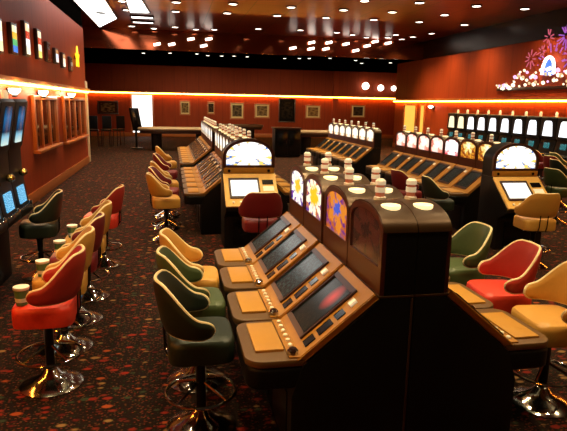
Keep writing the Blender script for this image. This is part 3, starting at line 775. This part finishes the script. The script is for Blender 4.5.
ceil_panel([(-1.15, 15), (-.85, 15), (-.6, 19.3), (-1.24, 19.4)], 'narrow white luminous ceiling panel in front of the white bars')
ceil_panel([(-1.27, 20.1), (-.54, 20.1), (-.54, 20.6), (-1.27, 20.6)], 'short white luminous bar on the ceiling, first after the narrow panel')
ceil_panel([(-1.3, 21.4), (-.56, 21.4), (-.56, 21.8), (-1.3, 21.8)], 'short white luminous bar on the ceiling, second after the narrow panel')
# globe lamps on the far wall
for k, (x, z) in enumerate(((11.76, 3.2), (12.75, 3.11), (13.6, 3.1))):
    t = thing('globe_wall_lamp', (x, YF, z))
    MB().box(-.05, .05, -.12, 0, -.05, .05, .01).build('bracket', 'steel', t)
    MB().ball((0, -.3, 0), .22 - .03*k, 3).build('globe', 'globe', t)
    tag(t, 'round white globe lamp high on the far wall, %s past the pilaster' % ORD[k], 'lamp', 'globe lamps on the far wall')
# wall sconce by the amber door
t = thing('wall_sconce', (XR, 22.4, 2.0))
MB().box(-.06, 0, -.05, .05, -.12, .04, .01).build('bracket', 'steel', t)
MB().lathe([(.03, -.05), (.12, .02), (.10, .05), (.03, .07)], 18, (-.16, 0)).build('shade', 'globe', t)
tag(t, 'small white wall sconce between amber glass door and black machines', 'lamp')

# pictures
picture(-3.55, 1.62, 1.15, .75, ls, 'darkwood', 'dark wide landscape picture on the far wall, before the bright door')
picture(.80, 1.68, .62, .85, pm[0], 'trimwood', 'small upright picture, first after the bright door')
picture(2.32, 1.70, .45, .75, pm[1], 'trimwood', 'narrow upright picture, second after the bright door')
picture(3.87, 1.56, .85, 1.0, pm[2], 'trimwood', 'pale mounted picture with dark centre, third after the bright door')
picture(5.38, 1.58, .95, .88, pm[0], 'trimwood', 'square picture in tan mount next to the tall black picture')
picture(6.92, 1.64, 1.05, 1.45, dk, 'darkwood', 'tall black picture with a pale spot on the far wall')
picture(8.55, 1.58, .98, .82, pm[3], 'trimwood', 'tan landscape picture between tall black picture and the pilaster')
picture(11.44, 1.66, .95, .8, pm[1], 'trimwood', 'picture in pale mount beyond the pilaster below the globe lamps')

# gaming tables far down the room
def table(x, y, L, W, label):
    t = thing('gaming_table', (x, y, 0))
    def oval(a, b, n=36): return superell(a, b, 3.2, n)
    MB().prism(oval(L/2-.1, W/2-.1), .72, .86, 'z', .01).build('table_body', 'darkwood', t)
    MB().prism(oval(L/2-.14, W/2-.14), .86, .875, 'z').build('felt', 'felt', t)
    MB().tube([(px, py, .90) for px, py in oval(L/2-.08, W/2-.08)], .06, 10, True).build('rail', 'railpad', t)
    for sx in (-1, 1):
        MB().prism(oval(.22, .18, 16), 0, .73, 'z', .02).build('pedestal', 'black', t).location = (sx*L*.27, 0, 0)
    tag(t, label, 'table', 'gaming tables')
table(.3, 24.2, 3.4, 1.4, 'oval gaming table with pale padded rail in front of the bright door')
table(6.1, 22.6, 2.6, 1.3, 'oval gaming table with pale rail beside the black cabinet near the pictures')
table(3.1, 28.5, 3.0, 1.3, 'oval gaming table far back below the framed pictures')
t = thing('pit_cabinet', (4.35, 21.4, 0))
MB().box(-.5, .5, -.3, .3, .05, 1.08, .01).build('cabinet', 'black', t); MB().box(-.54, .54, -.34, .34, 1.08, 1.13, .012).build('top', 'darkwood', t)
MB().box(-.46, .46, -.26, .26, 0, .05).build('plinth', 'black', t)
for s_ in (-1, 1):
    d_ = MB().box(-.235, .235, -.018, 0, .1, 1.04, .006).build('door', 'black_gloss', t); d_.location = (s_*.245, -.3, 0)
    MB().tube([(-s_*.19, -.03, .5), (-s_*.19, -.03, .65)], .01, 6).build('handle', 'chrome', d_)
tag(t, 'black double-door pit cabinet standing below the tall black picture', 'cabinet')
t = thing('display_stand', (-1.5, 25.2, 0))
MB().lathe([(.26, 0), (.26, .03), (.05, .05), (.05, .75)], 18).build('stand_base', 'black', t)
MB().box(-.2, .2, -.05, .05, .75, 1.72, .015, lambda c: Vector((c.x + .16*(1.2-c.z), c.y, c.z))).build('slanted_panel', 'black_gloss', t)
tag(t, 'tall black display stand with slanted panel at the bright door', 'stand')
def high_chair(x, y, rz, label):
    t = thing('high_chair', (x, y, 0), rz)
    MB().box(-.2, .2, -.2, .2, .68, .76, .02).build('seat', 'black', t)
    MB().box(-.22, -.16, -.2, .2, .78, 1.35, .02).build('backrest', 'black', t)
    for sx in (-1, 1):
        for sy in (-1, 1): MB().tube([(sx*.19, sy*.19, 0), (sx*.16, sy*.16, .69)], .02, 6).build('leg', 'darkwood', t)
    for sy in (-1, 1): MB().tube([(-.17, sy*.15, .7), (-.19, sy*.15, .82)], .015, 6).build('back_post', 'darkwood', t)
    tag(t, label, 'chair', 'dark high chairs by the far wall')
for k, (x, y) in enumerate(((-3.35, 26.0), (-2.85, 26.2), (-2.35, 26.6))):
    high_chair(x, y, PI/2+.3*k, 'dark tall-backed high chair under the landscape picture, %s counted from the cream post' % ORD[k])

# ------------------------------------------------------------------ light
def spot(x, y, z, e, size=1.25, col=(1, .74, .44), r=.10, blend=.5):
    l = bpy.data.lights.new('downlight_beam', 'SPOT'); l.energy = e; l.color = col; l.spot_size = size; l.spot_blend = blend; l.shadow_soft_size = r
    o = bpy.data.objects.new('downlight_beam', l); C.objects.link(o); o.location = (x, y, z)
WARM = (1, .77, .40)
for x, y in NEAR: spot(x, y, ZC-.06, 195, 1.7, WARM, .1, .8)
for x, y in PTS: spot(x, y, ZC-.06, 230, 2.0, WARM, .1, .9)
# stronger wall washing lamps in the downlights next to the wall row
for y in (12.0, 15.1, 18.5, 21.0): spot(9.9, y, ZC-.06, 190, 2.6, WARM, .08, .9)
# the far soffit's spotlights wash the picture wall
def aim(x, y, z, tx, ty, tz, e, size):
    l = bpy.data.lights.new('soffit_beam', 'SPOT'); l.energy = e; l.color = WARM; l.spot_size = size; l.spot_blend = .9; l.shadow_soft_size = .06
    o = bpy.data.objects.new('soffit_beam', l); C.objects.link(o); o.location = (x, y, z)
    o.rotation_euler = (Vector((tx-x, ty-y, tz-z))).to_track_quat('-Z', 'Y').to_euler()
for x, y in sorted(so): aim(x, y, 3.97, x+.25*(x-3), YF, .9, 330, .85)
w_ = bpy.data.worlds.new('world'); S.world = w_; w_.use_nodes = True
bg = w_.node_tree.nodes['Background']; bg.inputs[0].default_value = (.5, .3, .18, 1); bg.inputs[1].default_value = .04

# ------------------------------------------------------------------ camera
F, SL, VP = 560.0, .02, (171.0, 102.0)
Yc = Vector((VP[0]-283.5, 215.5-VP[1], -F)).normalized()
Zc = Vector((1, -SL, 0)).cross(Yc).normalized(); Xc = Yc.cross(Zc)
R = Matrix((Xc, Yc, Zc))          # rows: world axes in camera space -> camera-to-world rotation
cam = bpy.data.cameras.new('camera'); co = bpy.data.objects.new('camera', cam); C.objects.link(co)
cam.sensor_fit = 'HORIZONTAL'; cam.sensor_width = 36; cam.lens = F/567*36; cam.clip_start = .05
co.matrix_world = Matrix.Translation((0, 0, 2.0)) @ R.to_4x4()
S.camera = co
S.view_settings.view_transform = 'Standard'; S.view_settings.look = 'None'
S.view_settings.exposure = 0.12; S.view_settings.gamma = 1; S.view_settings.use_curve_mapping = False
S.cycles.use_denoising = True; S.cycles.max_bounces = 6; S.cycles.sample_clamp_indirect = 4
